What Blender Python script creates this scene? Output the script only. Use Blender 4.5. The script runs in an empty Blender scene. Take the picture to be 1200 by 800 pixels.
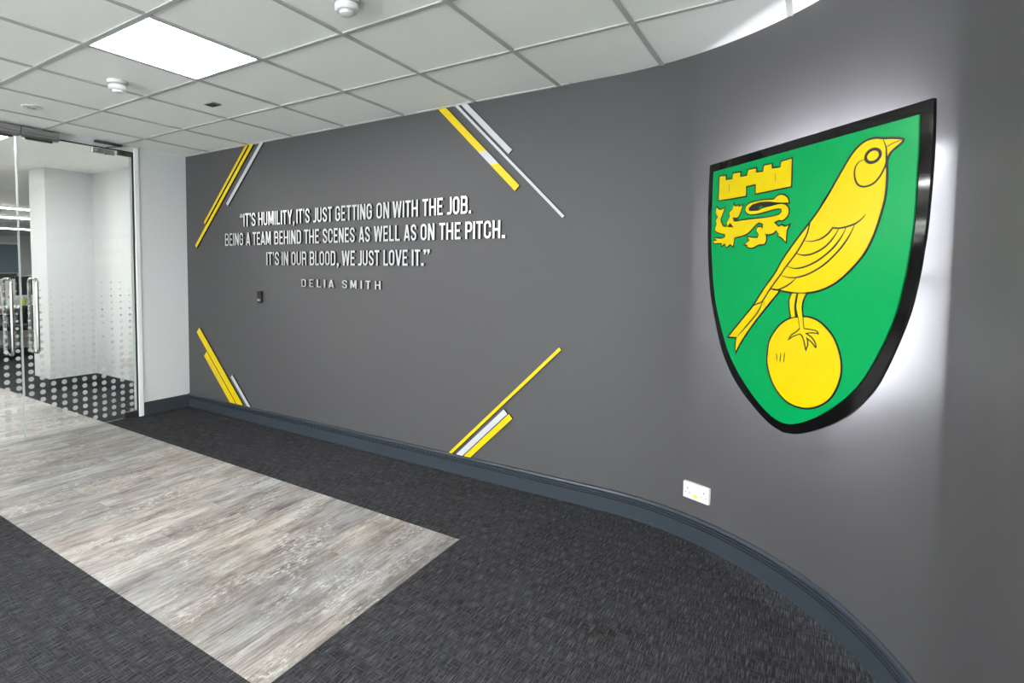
import bpy, bmesh, math, random
from mathutils import Vector, Matrix
from mathutils.geometry import tessellate_polygon

random.seed(7)
C = bpy.context.scene.collection
SC = bpy.context.scene

# ------------------------------------------------------------------ camera
CAM_Z = 1.4214
cam_data = bpy.data.cameras.new('camera')
cam = bpy.data.objects.new('camera', cam_data)
C.objects.link(cam)
_r = Vector((0.84115666, 0.54072161, 0.00869581))
_u = Vector((-0.03559344, 0.03931058, 0.9985929))
_f = Vector((-0.53961892, 0.84028258, -0.05231249))
cam.matrix_world = Matrix(((_r.x, _u.x, -_f.x, 0.0), (_r.y, _u.y, -_f.y, 0.0), (_r.z, _u.z, -_f.z, CAM_Z), (0, 0, 0, 1)))
cam_data.sensor_width = 36.0
cam_data.lens = 631.6875 / 1200 * 36.0
cam_data.shift_x = 57.93 / 1200
cam_data.shift_y = -50.28 / 1200
cam_data.clip_start = 0.02
SC.camera = cam

# ------------------------------------------------------------------ light levels
PANEL = 16.0         # ceiling light panels in the lobby
OFFICE = 20.0        # light fittings in the office behind the glass
TAPE = 88.0         # light tape behind the crest
world = bpy.data.worlds.new('world')
SC.world = world
world.use_nodes = True
world.node_tree.nodes['Background'].inputs[0].default_value = (0.8, 0.85, 0.9, 1)
world.node_tree.nodes['Background'].inputs[1].default_value = 5.8
SC.view_settings.view_transform = 'Standard'
SC.view_settings.look = 'None'
SC.view_settings.gamma = 1.0
SC.view_settings.use_curve_mapping = False
SC.view_settings.exposure = 1.5

# ------------------------------------------------------------------ room dimensions (metres)
HT = 2.537                       # ceiling
YW = 3.116                       # face of the long grey wall
XC, YC, RR = -0.9974, 1.7168, 1.3992   # centre and radius of the curved end of that wall
XR = XC + RR
XL = -5.34                       # face of the white return wall
XG = -5.36                       # glass doors
YBACK = -5.0
XE = 5.0                         # far side of the lobby, out of frame
GX, GY, GT = -3.111, 1.899, 0.6  # ceiling grid

# ------------------------------------------------------------------ helpers
def srgb(r, g, b):
    def f(c):
        c /= 255.0
        return c / 12.92 if c <= 0.04045 else ((c + 0.055) / 1.055) ** 2.4
    return (f(r), f(g), f(b), 1.0)

def mat(name, col, rough=0.5, metal=0.0, spec=0.5, emit=None, coat=0.0, bump=None):
    m = bpy.data.materials.new(name)
    m.use_nodes = True
    nt = m.node_tree
    b = nt.nodes['Principled BSDF']
    b.inputs['Base Color'].default_value = col
    b.inputs['Roughness'].default_value = rough
    b.inputs['Metallic'].default_value = metal
    b.inputs['Specular IOR Level'].default_value = spec
    b.inputs['Coat Weight'].default_value = coat
    b.inputs['Coat Roughness'].default_value = 0.04
    if emit:
        b.inputs['Emission Color'].default_value = emit[0]
        b.inputs['Emission Strength'].default_value = emit[1]
    if bump:
        tc = nt.nodes.new('ShaderNodeTexCoord')
        nz = nt.nodes.new('ShaderNodeTexNoise')
        nz.inputs['Scale'].default_value = bump[0]
        nz.inputs['Detail'].default_value = 3
        bp = nt.nodes.new('ShaderNodeBump')
        bp.inputs['Strength'].default_value = bump[1]
        bp.inputs['Distance'].default_value = 0.002
        nt.links.new(tc.outputs['Object'], nz.inputs['Vector'])
        nt.links.new(nz.outputs['Fac'], bp.inputs['Height'])
        nt.links.new(bp.outputs['Normal'], b.inputs['Normal'])
    return m

class MB:
    """collects shapes for one mesh"""
    def __init__(self):
        self.v, self.f, self.m = [], [], []
    def add(self, vs, fs, mi=0):
        k = len(self.v)
        self.v += [tuple(x) for x in vs]
        self.f += [tuple(i + k for i in f) for f in fs]
        self.m += list(mi) if isinstance(mi, (list, tuple)) else [mi] * len(fs)
        return self
    def box(self, lo, hi, mi=0):
        (a, b, c), (d, e, f) = lo, hi
        return self.add([(a, b, c), (d, b, c), (d, e, c), (a, e, c), (a, b, f), (d, b, f), (d, e, f), (a, e, f)],
                        [(0, 3, 2, 1), (4, 5, 6, 7), (0, 1, 5, 4), (1, 2, 6, 5), (2, 3, 7, 6), (3, 0, 4, 7)], mi)
    def prism(self, poly, h0, h1, to3, mi=0, side=None):
        """2-D polygon extruded from h0 (back) to h1 (front); to3(a, b, h) gives the point"""
        n = len(poly)
        side = mi if side is None else side
        ar = sum(poly[i][0] * poly[(i + 1) % n][1] - poly[(i + 1) % n][0] * poly[i][1] for i in range(n))
        if ar < 0:
            poly = poly[::-1]
        tri = tessellate_polygon([[Vector((p[0], p[1], 0)) for p in poly]])
        vs = [to3(p[0], p[1], h1) for p in poly] + [to3(p[0], p[1], h0) for p in poly]
        fs, ms = [], []
        for t in tri:
            a, b, c = [poly[i] for i in t]
            if (b[0] - a[0]) * (c[1] - a[1]) - (b[1] - a[1]) * (c[0] - a[0]) < 0:
                t = t[::-1]
            fs.append(tuple(t)); ms.append(mi)
            fs.append(tuple(i + n for i in t[::-1])); ms.append(side)
        for i in range(n):
            j = (i + 1) % n
            fs.append((i, i + n, j + n, j)); ms.append(side)
        return self.add(vs, fs, ms)
    def band(self, pts, w, h0, h1, to3, closed=False, mi=0, side=None, taper=False):
        """a flat line of width w along pts, extruded"""
        side = mi if side is None else side
        n = len(pts)
        Lf, Rt = [], []
        for i in range(n):
            p = Vector(pts[i])
            a = Vector(pts[i - 1]) if (i > 0 or closed) else None
            b = Vector(pts[(i + 1) % n]) if (i < n - 1 or closed) else None
            d1 = (p - a).normalized() if a is not None and (p - a).length > 1e-9 else None
            d2 = (b - p).normalized() if b is not None and (b - p).length > 1e-9 else None
            if d1 is None: d1 = d2
            if d2 is None: d2 = d1
            t = d1 + d2
            t = t.normalized() if t.length > 1e-6 else d1
            nn = Vector((-t.y, t.x))
            k = 1.0 / max(0.5, nn.dot(Vector((-d1.y, d1.x))))
            ww = w
            if taper and not closed:
                ww = w * (0.25 + 0.75 * min(1, 4 * min(i, n - 1 - i) / max(1, n - 1)))
            Lf.append(p + nn * (ww / 2 * k)); Rt.append(p - nn * (ww / 2 * k))
        vs = [to3(*q, h1) for q in Lf] + [to3(*q, h1) for q in Rt] + [to3(*q, h0) for q in Lf] + [to3(*q, h0) for q in Rt]
        fs, ms = [], []
        for i in range(n if closed else n - 1):
            j = (i + 1) % n
            fs.append((i, n + i, n + j, j)); ms.append(mi)
            fs.append((2 * n + i, 2 * n + j, 3 * n + j, 3 * n + i)); ms.append(side)
            fs.append((i, j, 2 * n + j, 2 * n + i)); ms.append(side)
            fs.append((n + i, 3 * n + i, 3 * n + j, n + j)); ms.append(side)
        if not closed:
            fs.append((0, 2 * n, 3 * n, n)); ms.append(side)
            e = n - 1
            fs.append((e, n + e, 3 * n + e, 2 * n + e)); ms.append(side)
        return self.add(vs, fs, ms)
    def tube(self, pts, r, seg=12, closed=False, mi=0):
        pts = [Vector(p) for p in pts]
        n = len(pts)
        rings = []
        up = None
        for i in range(n):
            a = pts[i - 1] if (i > 0 or closed) else pts[i]
            b = pts[(i + 1) % n] if (i < n - 1 or closed) else pts[i]
            t = (b - a).normalized()
            if up is None:
                up = t.orthogonal().normalized()
            up = (up - t * up.dot(t)).normalized()
            s = t.cross(up)
            rr = r[i] if isinstance(r, (list, tuple)) else r
            rings.append([pts[i] + (up * math.cos(2 * math.pi * k / seg) + s * math.sin(2 * math.pi * k / seg)) * rr for k in range(seg)])
        vs = [p for q in rings for p in q]
        fs = []
        for i in range(n if closed else n - 1):
            j = (i + 1) % n
            for k in range(seg):
                l = (k + 1) % seg
                fs.append((i * seg + k, i * seg + l, j * seg + l, j * seg + k))
        if not closed:
            fs.append(tuple(range(seg))[::-1])
            fs.append(tuple((n - 1) * seg + k for k in range(seg)))
        return self.add(vs, fs, mi)
    def lathe(self, prof, seg=32, o=(0, 0, 0), axis='z', mi=0):
        """profile of (r, h) turned about an axis"""
        vs, fs = [], []
        for r, h in prof:
            for k in range(seg):
                a = 2 * math.pi * k / seg
                p = (r * math.cos(a), r * math.sin(a), h)
                if axis == 'x': p = (h, r * math.cos(a), r * math.sin(a))
                if axis == 'y': p = (r * math.sin(a), h, r * math.cos(a))
                vs.append((p[0] + o[0], p[1] + o[1], p[2] + o[2]))
        for i in range(len(prof) - 1):
            for k in range(seg):
                l = (k + 1) % seg
                fs.append((i * seg + k, i * seg + l, (i + 1) * seg + l, (i + 1) * seg + k))
        fs.append(tuple(range(seg))[::-1])
        fs.append(tuple((len(prof) - 1) * seg + k for k in range(seg)))
        return self.add(vs, fs, mi)
    def build(self, name, mats, parent=None, smooth=None, bevel=0.0, loc=None, rotz=0.0, seg=2):
        me = bpy.data.meshes.new(name)
        me.from_pydata(self.v, [], self.f)
        for m in (mats if isinstance(mats, (list, tuple)) else [mats]):
            me.materials.append(m)
        me.polygons.foreach_set('material_index', self.m)
        bm = bmesh.new(); bm.from_mesh(me)
        bmesh.ops.recalc_face_normals(bm, faces=bm.faces)
        bm.to_mesh(me); bm.free()
        if smooth:
            me.polygons.foreach_set('use_smooth', [True] * len(me.polygons))
            me.set_sharp_from_angle(angle=math.radians(smooth))
        o = bpy.data.objects.new(name, me)
        C.objects.link(o)
        if parent is not None: o.parent = parent
        if loc is not None: o.location = loc
        if rotz: o.rotation_euler = (0, 0, rotz)
        if bevel:
            md = o.modifiers.new('bevel', 'BEVEL')
            md.width = bevel; md.segments = seg; md.limit_method = 'ANGLE'; md.angle_limit = math.radians(40)
        return o

def tag(o, label, cat, group=None, kind=None):
    o['label'] = label; o['category'] = cat
    if group: o['group'] = group
    if kind: o['kind'] = kind
    return o

def thing(name, label, cat, loc=(0, 0, 0), rotz=0.0, group=None):
    o = bpy.data.objects.new(name, None)
    o.empty_display_size = 0.05
    C.objects.link(o)
    o.location = loc; o.rotation_euler = (0, 0, rotz)
    return tag(o, label, cat, group)

def struct(o, label=None):
    o['kind'] = 'structure'
    if label: o['label'] = label
    return o

def smooth_poly(pts, closed=True, sub=4, corner=48):
    """Catmull-Rom through pts, keeping corners sharper than `corner` degrees"""
    n = len(pts)
    P = [Vector(p) for p in pts]
    def sharp(i):
        if not closed and i in (0, n - 1): return True
        a = P[i] - P[i - 1]; b = P[(i + 1) % n] - P[i]
        if a.length < 1e-9 or b.length < 1e-9: return True
        return math.degrees(a.angle(b)) > corner
    S = [sharp(i) for i in range(n)]
    out = []
    for i in range(n if closed else n - 1):
        j = (i + 1) % n
        p1, p2 = P[i], P[j]
        p0 = P[i - 1] if not S[i] else p1 - (p2 - p1)
        p3 = P[(j + 1) % n] if not S[j] else p2 + (p2 - p1)
        if S[i] and not S[j]: p0 = p1
        if S[j] and not S[i]: p3 = p2
        for k in range(sub):
            t = k / sub
            q = 0.5 * ((2 * p1) + (p2 - p0) * t + (2 * p0 - 5 * p1 + 4 * p2 - p3) * t * t + (3 * p1 - p0 - 3 * p2 + p3) * t ** 3)
            out.append((q.x, q.y))
    if not closed:
        out.append((P[-1].x, P[-1].y))
    return out

# ------------------------------------------------------------------ materials
def texnodes(m):
    nt = m.node_tree
    return nt, nt.nodes, nt.links

def ramp(nd, stops):
    r = nd.new('ShaderNodeValToRGB')
    e = r.color_ramp.elements
    while len(e) < len(stops): e.new(0.5)
    for i, (p, c) in enumerate(stops):
        e[i].position = p; e[i].color = c
    return r

def noise(nt, vec, scale, stretch=(1, 1, 1), detail=4, rough=0.6):
    mp = nt.nodes.new('ShaderNodeMapping')
    mp.inputs['Scale'].default_value = stretch
    nt.links.new(vec, mp.inputs['Vector'])
    n = nt.nodes.new('ShaderNodeTexNoise')
    n.inputs['Scale'].default_value = scale
    n.inputs['Detail'].default_value = detail
    n.inputs['Roughness'].default_value = rough
    nt.links.new(mp.outputs[0], n.inputs['Vector'])
    return n.outputs['Fac']

def mixc(nt, fac, a, b, typ='MIX'):
    x = nt.nodes.new('ShaderNodeMix')
    x.data_type = 'RGBA'; x.blend_type = typ
    for k, s in ((0, fac), (6, a), (7, b)):
        if hasattr(s, 'is_output'): nt.links.new(s, x.inputs[k])
        else: x.inputs[k].default_value = s
    return x.outputs[2]

def carpet_material():
    m = mat('charcoal_carpet', (0.05, 0.05, 0.05, 1), 0.95, spec=0.1)
    nt, nd, lk = texnodes(m)
    tc = nd.new('ShaderNodeTexCoord').outputs['Object']
    along = noise(nt, tc, 1.0, (360, 15, 1), 2, 0.55)
    cross = noise(nt, tc, 1.0, (15, 340, 1), 2, 0.55)
    pile = noise(nt, tc, 420, (1, 1, 1), 2, 0.7)
    blot = noise(nt, tc, 4.0, (1, 1, 1), 5, 0.7)
    base = ramp(nd, [(0.32, srgb(32, 31, 31)), (0.68, srgb(48, 48, 50))]); lk.new(blot, base.inputs[0])
    l1 = ramp(nd, [(0.50, (0, 0, 0, 1)), (0.64, (1, 1, 1, 1))]); lk.new(along, l1.inputs[0])
    l2 = ramp(nd, [(0.53, (0, 0, 0, 1)), (0.68, (1, 1, 1, 1))]); lk.new(cross, l2.inputs[0])
    c = mixc(nt, l1.outputs[0], base.outputs[0], srgb(86, 86, 91))
    c = mixc(nt, l2.outputs[0], c, srgb(76, 76, 81))
    sh = ramp(nd, [(0.3, (0.4, 0.4, 0.4, 1)), (0.7, (1.3, 1.3, 1.3, 1))]); lk.new(pile, sh.inputs[0])
    c = mixc(nt, 0.8, c, sh.outputs[0], 'MULTIPLY')
    lk.new(c, nd['Principled BSDF'].inputs['Base Color'])
    bp = nd.new('ShaderNodeBump'); bp.inputs['Strength'].default_value = 0.6; bp.inputs['Distance'].default_value = 0.004
    lk.new(pile, bp.inputs['Height']); lk.new(bp.outputs[0], nd['Principled BSDF'].inputs['Normal'])
    return m

def plank_material():
    m = mat('weathered_planks', (0.5, 0.5, 0.5, 1), 0.42, spec=0.4)
    nt, nd, lk = texnodes(m)
    tc = nd.new('ShaderNodeTexCoord').outputs['Object']
    mp = nd.new('ShaderNodeMapping')
    mp.inputs['Rotation'].default_value = (0, 0, math.radians(90))
    mp.inputs['Location'].default_value = (0.48, 0.05, 0)
    lk.new(tc, mp.inputs['Vector'])
    br = nd.new('ShaderNodeTexBrick')
    br.inputs['Color1'].default_value = (0, 0, 0, 1); br.inputs['Color2'].default_value = (1, 1, 1, 1)
    br.inputs['Mortar'].default_value = (0.35, 0.35, 0.35, 1)
    br.inputs['Scale'].default_value = 1.0
    br.inputs['Mortar Size'].default_value = 0.0009
    br.inputs['Brick Width'].default_value = 1.02
    br.inputs['Row Height'].default_value = 0.168
    br.offset = 0.37; br.offset_frequency = 2
    lk.new(mp.outputs[0], br.inputs['Vector'])
    ad = nd.new('ShaderNodeVectorMath'); ad.operation = 'MULTIPLY_ADD'   # the grain shifts from plank to plank
    ad.inputs[1].default_value = (3.1, 7.7, 0)
    lk.new(br.outputs['Color'], ad.inputs[0]); lk.new(tc, ad.inputs[2])
    v = ad.outputs[0]
    dash = noise(nt, v, 1.0, (120, 6, 1), 5, 0.7)        # short dark cracks
    fine = noise(nt, v, 1.0, (110, 5, 1), 5, 0.7)
    broad = noise(nt, v, 1.0, (10, 2.4, 1), 6, 0.72)
    flake = noise(nt, v, 75, (1, 0.4, 1), 5, 0.8)         # flaked pale paint
    zone = noise(nt, v, 1.0, (4.5, 2.0, 1), 5, 0.65)
    hue = noise(nt, tc, 1.0, (2.2, 1.0, 1), 3, 0.5)
    tone = ramp(nd, [(0.0, srgb(158, 154, 152)), (0.3, srgb(178, 173, 170)), (0.55, srgb(148, 145, 144)), (0.8, srgb(188, 184, 179)), (1.0, srgb(166, 165, 164))])
    lk.new(br.outputs['Color'], tone.inputs[0])
    hr = ramp(nd, [(0.38, srgb(244, 248, 252)), (0.62, srgb(253, 248, 243))]); lk.new(hue, hr.inputs[0])
    c = mixc(nt, 1.0, tone.outputs[0], hr.outputs[0], 'MULTIPLY')
    g2 = ramp(nd, [(0.36, srgb(150, 142, 140)), (0.47, srgb(214, 208, 204)), (0.60, (1, 1, 1, 1))]); lk.new(broad, g2.inputs[0])
    c = mixc(nt, 0.85, c, g2.outputs[0], 'MULTIPLY')
    g1 = ramp(nd, [(0.36, srgb(140, 132, 128)), (0.54, (1, 1, 1, 1))]); lk.new(fine, g1.inputs[0])
    c = mixc(nt, 0.75, c, g1.outputs[0], 'MULTIPLY')
    fl = ramp(nd, [(0.50, (0, 0, 0, 1)), (0.60, (1, 1, 1, 1))]); lk.new(flake, fl.inputs[0])
    fb = ramp(nd, [(0.46, (0, 0, 0, 1)), (0.60, (0.75, 0.75, 0.75, 1))]); lk.new(zone, fb.inputs[0])
    fm = nd.new('ShaderNodeMath'); fm.operation = 'MULTIPLY'
    lk.new(fl.outputs[0], fm.inputs[0]); lk.new(fb.outputs[0], fm.inputs[1])
    c = mixc(nt, fm.outputs[0], c, srgb(198, 198, 195))
    dk = ramp(nd, [(0.31, (1, 1, 1, 1)), (0.40, (0, 0, 0, 1))]); lk.new(dash, dk.inputs[0])
    dm = nd.new('ShaderNodeMath'); dm.operation = 'MULTIPLY'; dm.inputs[1].default_value = 0.7
    lk.new(dk.outputs[0], dm.inputs[0])
    c = mixc(nt, dm.outputs[0], c, srgb(92, 84, 78))
    seam = nd.new('ShaderNodeMath'); seam.operation = 'MULTIPLY'; seam.inputs[1].default_value = 0.5
    lk.new(br.outputs['Fac'], seam.inputs[0])
    c = mixc(nt, seam.outputs[0], c, srgb(120, 112, 106))
    lk.new(c, nd['Principled BSDF'].inputs['Base Color'])
    return m

def glass_material():
    m = bpy.data.materials.new('clear_glass'); m.use_nodes = True
    nt, nd, lk = texnodes(m)
    nd.clear()
    out = nd.new('ShaderNodeOutputMaterial')
    tr = nd.new('ShaderNodeBsdfTransparent'); tr.inputs[0].default_value = (0.955, 0.975, 0.97, 1)
    gl = nd.new('ShaderNodeBsdfGlossy'); gl.inputs['Roughness'].default_value = 0.01
    fr = nd.new('ShaderNodeFresnel'); fr.inputs[0].default_value = 1.45
    mx = nd.new('ShaderNodeMixShader')
    lk.new(fr.outputs[0], mx.inputs[0]); lk.new(tr.outputs[0], mx.inputs[1]); lk.new(gl.outputs[0], mx.inputs[2])
    lk.new(mx.outputs[0], out.inputs[0])
    return m

def frosted_material():
    m = bpy.data.materials.new('frosted_vinyl'); m.use_nodes = True
    nt, nd, lk = texnodes(m)
    nd.clear()
    out = nd.new('ShaderNodeOutputMaterial')
    tr = nd.new('ShaderNodeBsdfTransparent')
    df = nd.new('ShaderNodeBsdfDiffuse'); df.inputs[0].default_value = srgb(198, 201, 199)
    tl = nd.new('ShaderNodeBsdfTranslucent'); tl.inputs[0].default_value = srgb(198, 201, 199)
    m1 = nd.new('ShaderNodeMixShader'); m1.inputs[0].default_value = 0.45
    m2 = nd.new('ShaderNodeMixShader'); m2.inputs[0].default_value = 0.84
    lk.new(df.outputs[0], m1.inputs[1]); lk.new(tl.outputs[0], m1.inputs[2])
    lk.new(tr.outputs[0], m2.inputs[1]); lk.new(m1.outputs[0], m2.inputs[2])
    lk.new(m2.outputs[0], out.inputs[0])
    return m

M = dict(
    grey=mat('grey_wall_paint', srgb(74, 72, 73), 0.55, spec=0.3, bump=(220, 0.05)),
    white=mat('white_wall_paint', srgb(210, 211, 212), 0.6, spec=0.3, bump=(180, 0.04)),
    backwall=mat('pale_grey_paint', srgb(200, 200, 200), 0.7),
    tile=mat('ceiling_tile', srgb(244, 245, 240), 0.9, spec=0.1, bump=(400, 0.12)),
    tbar=mat('ceiling_tbar', srgb(178, 178, 174), 0.5),
    slate=mat('slate_skirting_gloss', srgb(50, 56, 63), 0.3, spec=0.5),
    slate_matt=mat('slate_skirting', srgb(52, 57, 63), 0.5),
    carpet=carpet_material(), plank=plank_material(), glass=glass_material(), frost=frosted_material(),
    gloss_white=mat('white_gloss_paint', srgb(236, 236, 236), 0.35),
    black=mat('black_acrylic', srgb(10, 10, 10), 0.06, spec=0.5),
    ink=mat('black_vinyl', srgb(24, 20, 16), 0.3),
    green=mat('green_acrylic', srgb(0, 140, 72), 0.22, spec=0.25),
    yellow=mat('yellow_acrylic', srgb(205, 180, 0), 0.2, spec=0.4),
    stripe_yellow=mat('yellow_strip', srgb(206, 178, 0), 0.45, spec=0.3),
    stripe_white=mat('white_strip', srgb(180, 180, 182), 0.45, spec=0.3),
    dark_edge=mat('dark_edge', srgb(28, 27, 26), 0.6, spec=0.2),
    silver=mat('brushed_silver', srgb(214, 214, 214), 0.34, metal=1.0),
    steel=mat('polished_steel', srgb(200, 198, 196), 0.16, metal=1.0),
    satin=mat('satin_aluminium', srgb(168, 168, 168), 0.38, metal=0.9),
    dark_steel=mat('dark_steel', srgb(96, 94, 92), 0.35, metal=0.8),
    rubber=mat('black_rubber', srgb(22, 22, 22), 0.7),
    glint=mat('painted_glass_glint', srgb(196, 204, 200), 0.3),  # pale colour stands in for light caught on the glass edges
    plastic=mat('white_plastic', srgb(208, 208, 206), 0.3),
    plastic_grey=mat('grey_plastic', srgb(150, 150, 150), 0.5),
    black_plastic=mat('black_plastic', srgb(15, 15, 16), 0.4),
    panel=mat('light_panel', (1, 1, 1, 1), 0.4, emit=((1.0, 0.985, 0.96, 1), PANEL)),
    office_panel=mat('office_light', (1, 1, 1, 1), 0.4, emit=((1.0, 0.99, 0.96, 1), OFFICE)),
    tape=mat('light_tape', (1, 1, 1, 1), 0.4, emit=((0.90, 0.93, 1.0, 1), TAPE)),
    desk=mat('white_desk', srgb(228, 228, 226), 0.4),
    chair=mat('black_fabric', srgb(34, 34, 36), 0.9),
    screen=mat('dark_screen', srgb(40, 38, 40), 0.25),
    blind=mat('blue_grey_blind', srgb(120, 136, 146), 0.7),
    pink=mat('pink_plastic', srgb(225, 40, 110), 0.4),
    lime=mat('lime_plastic', srgb(205, 212, 30), 0.4),
    mint=mat('mint_plastic', srgb(190, 226, 214), 0.4),
    drawer=mat('grey_laminate', srgb(150, 152, 152), 0.5),
)

# ------------------------------------------------------------------ wall path (long wall, curved end, straight on)
def wall_path(step=72, x0=XL, y_end=0.9):
    P = [((x0, YW), (0.0, -1.0)), ((-3.2, YW), (0.0, -1.0))]
    for k in range(step + 1):
        a = math.pi / 2 * (1 - k / step)
        P.append(((XC + RR * math.cos(a), YC + RR * math.sin(a)), (-math.cos(a), -math.sin(a))))
    P.append(((XR, y_end), (-1.0, 0.0)))
    return P

def wall_limit_y(x):
    return YW if x <= XC else YC + math.sqrt(max(0.0, RR * RR - (x - XC) ** 2))

def wall_gap(x, y):
    if y <= YC: return XR - x
    return YW - y if x <= XC else RR - math.hypot(x - XC, y - YC)

def sweep(mb, prof, path, mi=0):
    n = len(prof)
    vs = [(p[0] + nn[0] * o, p[1] + nn[1] * o, z) for p, nn in path for o, z in prof]
    fs = []
    for i in range(len(path) - 1):
        for k in range(n):
            l = (k + 1) % n
            fs.append((i * n + k, i * n + l, (i + 1) * n + l, (i + 1) * n + k))
    fs.append(tuple(range(n))[::-1])
    fs.append(tuple((len(path) - 1) * n + k for k in range(n)))
    return mb.add(vs, fs, mi)

PATH = wall_path()
ZT = HT + 0.05
struct(sweep(MB(), [(0, 0), (0, ZT), (-0.1, ZT), (-0.1, 0)], PATH).build('wall_back', M['grey'], smooth=20))

# skirting of the long wall: flat board with three ridges and a rounded top
SK = [(0, 0), (0.020, 0), (0.020, 0.084), (0.009, 0.0855), (0.009, 0.0895), (0.0205, 0.0915), (0.0205, 0.0975), (0.009, 0.099),
      (0.009, 0.103), (0.0195, 0.105), (0.0195, 0.111), (0.008, 0.1125), (0.008, 0.1165), (0.0175, 0.1185), (0.0175, 0.125), (0.015, 0.131), (0.009, 0.1345), (0, 0.135)]
struct(sweep(MB(), SK, PATH).build('baseboard_back', M['slate'], smooth=25))

# white return wall between glass doors and grey wall, and the lobby walls out of frame
struct(MB().box((XL - 0.12, 2.655, 0), (XL, YW + 0.1, ZT)).build('wall_left', M['white']))
struct(MB().box((XL, 2.66, 0), (XL + 0.016, YW - 0.012, 0.128)).build('baseboard_left', M['slate_matt'], bevel=0.003))
ew = MB()
for (y0, z0), (y1, z1) in (((YBACK, 0), (0.80, 0.10)), ((YBACK, 2.46), (0.80, ZT)), ((YBACK, 0.10), (YBACK + 0.2, 2.46)), ((-1.3, 0.10), (0.80, 2.46))):
    ew.box((XL - 0.12, y0, z0), (XL, y1, z1))
struct(ew.build('wall_entrance', M['white']))
f = MB()
for y in (YBACK + 0.2, -3.0, -1.3): f.box((XL - 0.09, y - 0.03, 0.10), (XL - 0.03, y + 0.03, 2.46))
for z in (0.10, 1.9, 2.46): f.box((XL - 0.085, YBACK + 0.2, z - 0.03), (XL - 0.035, -1.3, z + 0.03))
w = struct(f.build('window_3', M['gloss_white']))  # added out of view, daylight for the far end of the curved wall
MB().box((XL - 0.063, YBACK + 0.2, 0.10), (XL - 0.057, -1.3, 2.46)).build('pane', M['glass'], parent=w)
fw = MB()
for lo, hi in (((XL - 0.12, 0.0), (XE, 0.10)), ((XL - 0.12, 2.46), (XE, ZT)), ((XL - 0.12, 0.10), (-5.1, 2.46)), ((-0.6, 0.10), (-0.3, 2.46)), ((4.7, 0.10), (XE, 2.46))):
    fw.box((lo[0], YBACK - 0.1, lo[1]), (hi[0], YBACK, hi[1]))
struct(fw.build('wall_front', M['backwall']))
for wn, (a, c) in enumerate(((-5.1, -0.6), (-0.3, 4.7))):
    f = MB()
    for x in (a, (a + c) / 2, c): f.box((x - 0.03, YBACK - 0.08, 0.10), (x + 0.03, YBACK - 0.02, 2.46))
    for z in (0.10, 1.9, 2.46): f.box((a, YBACK - 0.075, z - 0.03), (c, YBACK - 0.025, z + 0.03))
    w = struct(f.build('window_%d' % (wn + 1), M['gloss_white']))  # added behind the viewer to brighten ceiling and walls
    MB().box((a, YBACK - 0.053, 0.10), (c, YBACK - 0.047, 2.46)).build('pane', M['glass'], parent=w)
struct(MB().box((XE, YBACK - 0.1, 0), (XE + 0.1, 1.0, ZT)).build('wall_right', M['white']))
struct(MB().box((XR, 0.9, 0), (XE, 1.0, ZT)).build('wall_return', M['white']))
# door frame: jambs and head
struct(MB().box((XL - 0.075, 2.615, 0), (XL + 0.012, 2.655, HT)).build('trim_1', M['gloss_white'], bevel=0.003))
struct(MB().box((XL - 0.075, 0.80, 0), (XL + 0.012, 0.84, HT)).build('trim_2', M['gloss_white'], bevel=0.003))
struct(MB().box((XL - 0.06, 0.84, 2.492), (XL + 0.004, 2.615, ZT)).build('trim_3', M['white'], bevel=0.002))
struct(MB().box((XG - 0.012, 0.84, 2.484), (XG + 0.012, 2.615, 2.492)).build('trim_4', M['rubber']))
struct(MB().box((XG - 0.014, 2.604, 0.0), (XG + 0.016, 2.615, 2.49)).build('trim_5', M['rubber']))

# floor: carpet with a plank walkway let into it
struct(MB().box((XL - 0.12, YBACK - 0.1, -0.05), (XE + 0.1, YW + 0.1, 0.0)).box((-24.0, 0.7, -0.05), (XL - 0.12, 12.0, 0.0)).build('floor', M['carpet']))
PX1, PY0, PY1 = -1.508, 1.112, 2.332
struct(MB().box((-14.0, PY0, 0.0), (PX1, PY1, 0.003)).build('floor_planks', M['plank']))
struct(MB().box((XL + 0.02, YBACK, 0.0), (XE, -0.6, 0.003)).build('floor_planks', M['plank']))  # pale floor added out of view to bounce light up to the ceiling
struct(MB().box((PX1, PY0 - 0.004, 0.0), (PX1 + 0.005, PY1 + 0.004, 0.0034)).build('trim_6', M['satin']))

# ceiling tiles, exposed grid, edge trim
cp = [(XL - 0.12, YBACK - 0.1), (XL - 0.12, YW)] + [p for p, _ in PATH[1:]] + [(XE, 0.9), (XE, YBACK - 0.1)]
ceil = struct(MB().prism(cp, HT + 0.006, HT + 0.05, lambda a, b, h: (a, b, h)).build('ceiling', M['tile']))
g = MB()
bw = 0.0115
for i in range(-3, 14):
    x = GX + GT * i
    if x < XL or x > XE - 0.02: continue
    g.box((x - bw, YBACK, HT), (x + bw, (min(wall_limit_y(x - bw), wall_limit_y(x + bw)) - 0.001) if x < XR - 0.02 else 0.9, HT + 0.008))
for j in range(-9, 3):
    y = GY + GT * j
    if y > YW - 0.05: continue
    xe = XE if y < 0.9 else XR if y <= YC else XC + math.sqrt(RR * RR - (y + bw - YC) ** 2)
    xs = [XL] + [GX + GT * i for i in range(-3, 14) if XL < GX + GT * i < xe - 0.02] + [xe]
    for a, b in zip(xs[:-1], xs[1:]):
        g.box((a + (bw if a > XL else 0), y - bw, HT), (b - (bw if b < xe else 0), y + bw, HT + 0.008))
gr = g.build('ceiling_grid', M['tbar'], parent=ceil)
em = sweep(MB(), [(0, HT), (0.019, HT), (0.019, HT + 0.008), (0, HT + 0.008)], [((XL, YW), (0, -1)), ((-1.25, YW), (0, -1))]).build('edge_trim', M['tbar'], parent=ceil)

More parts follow.
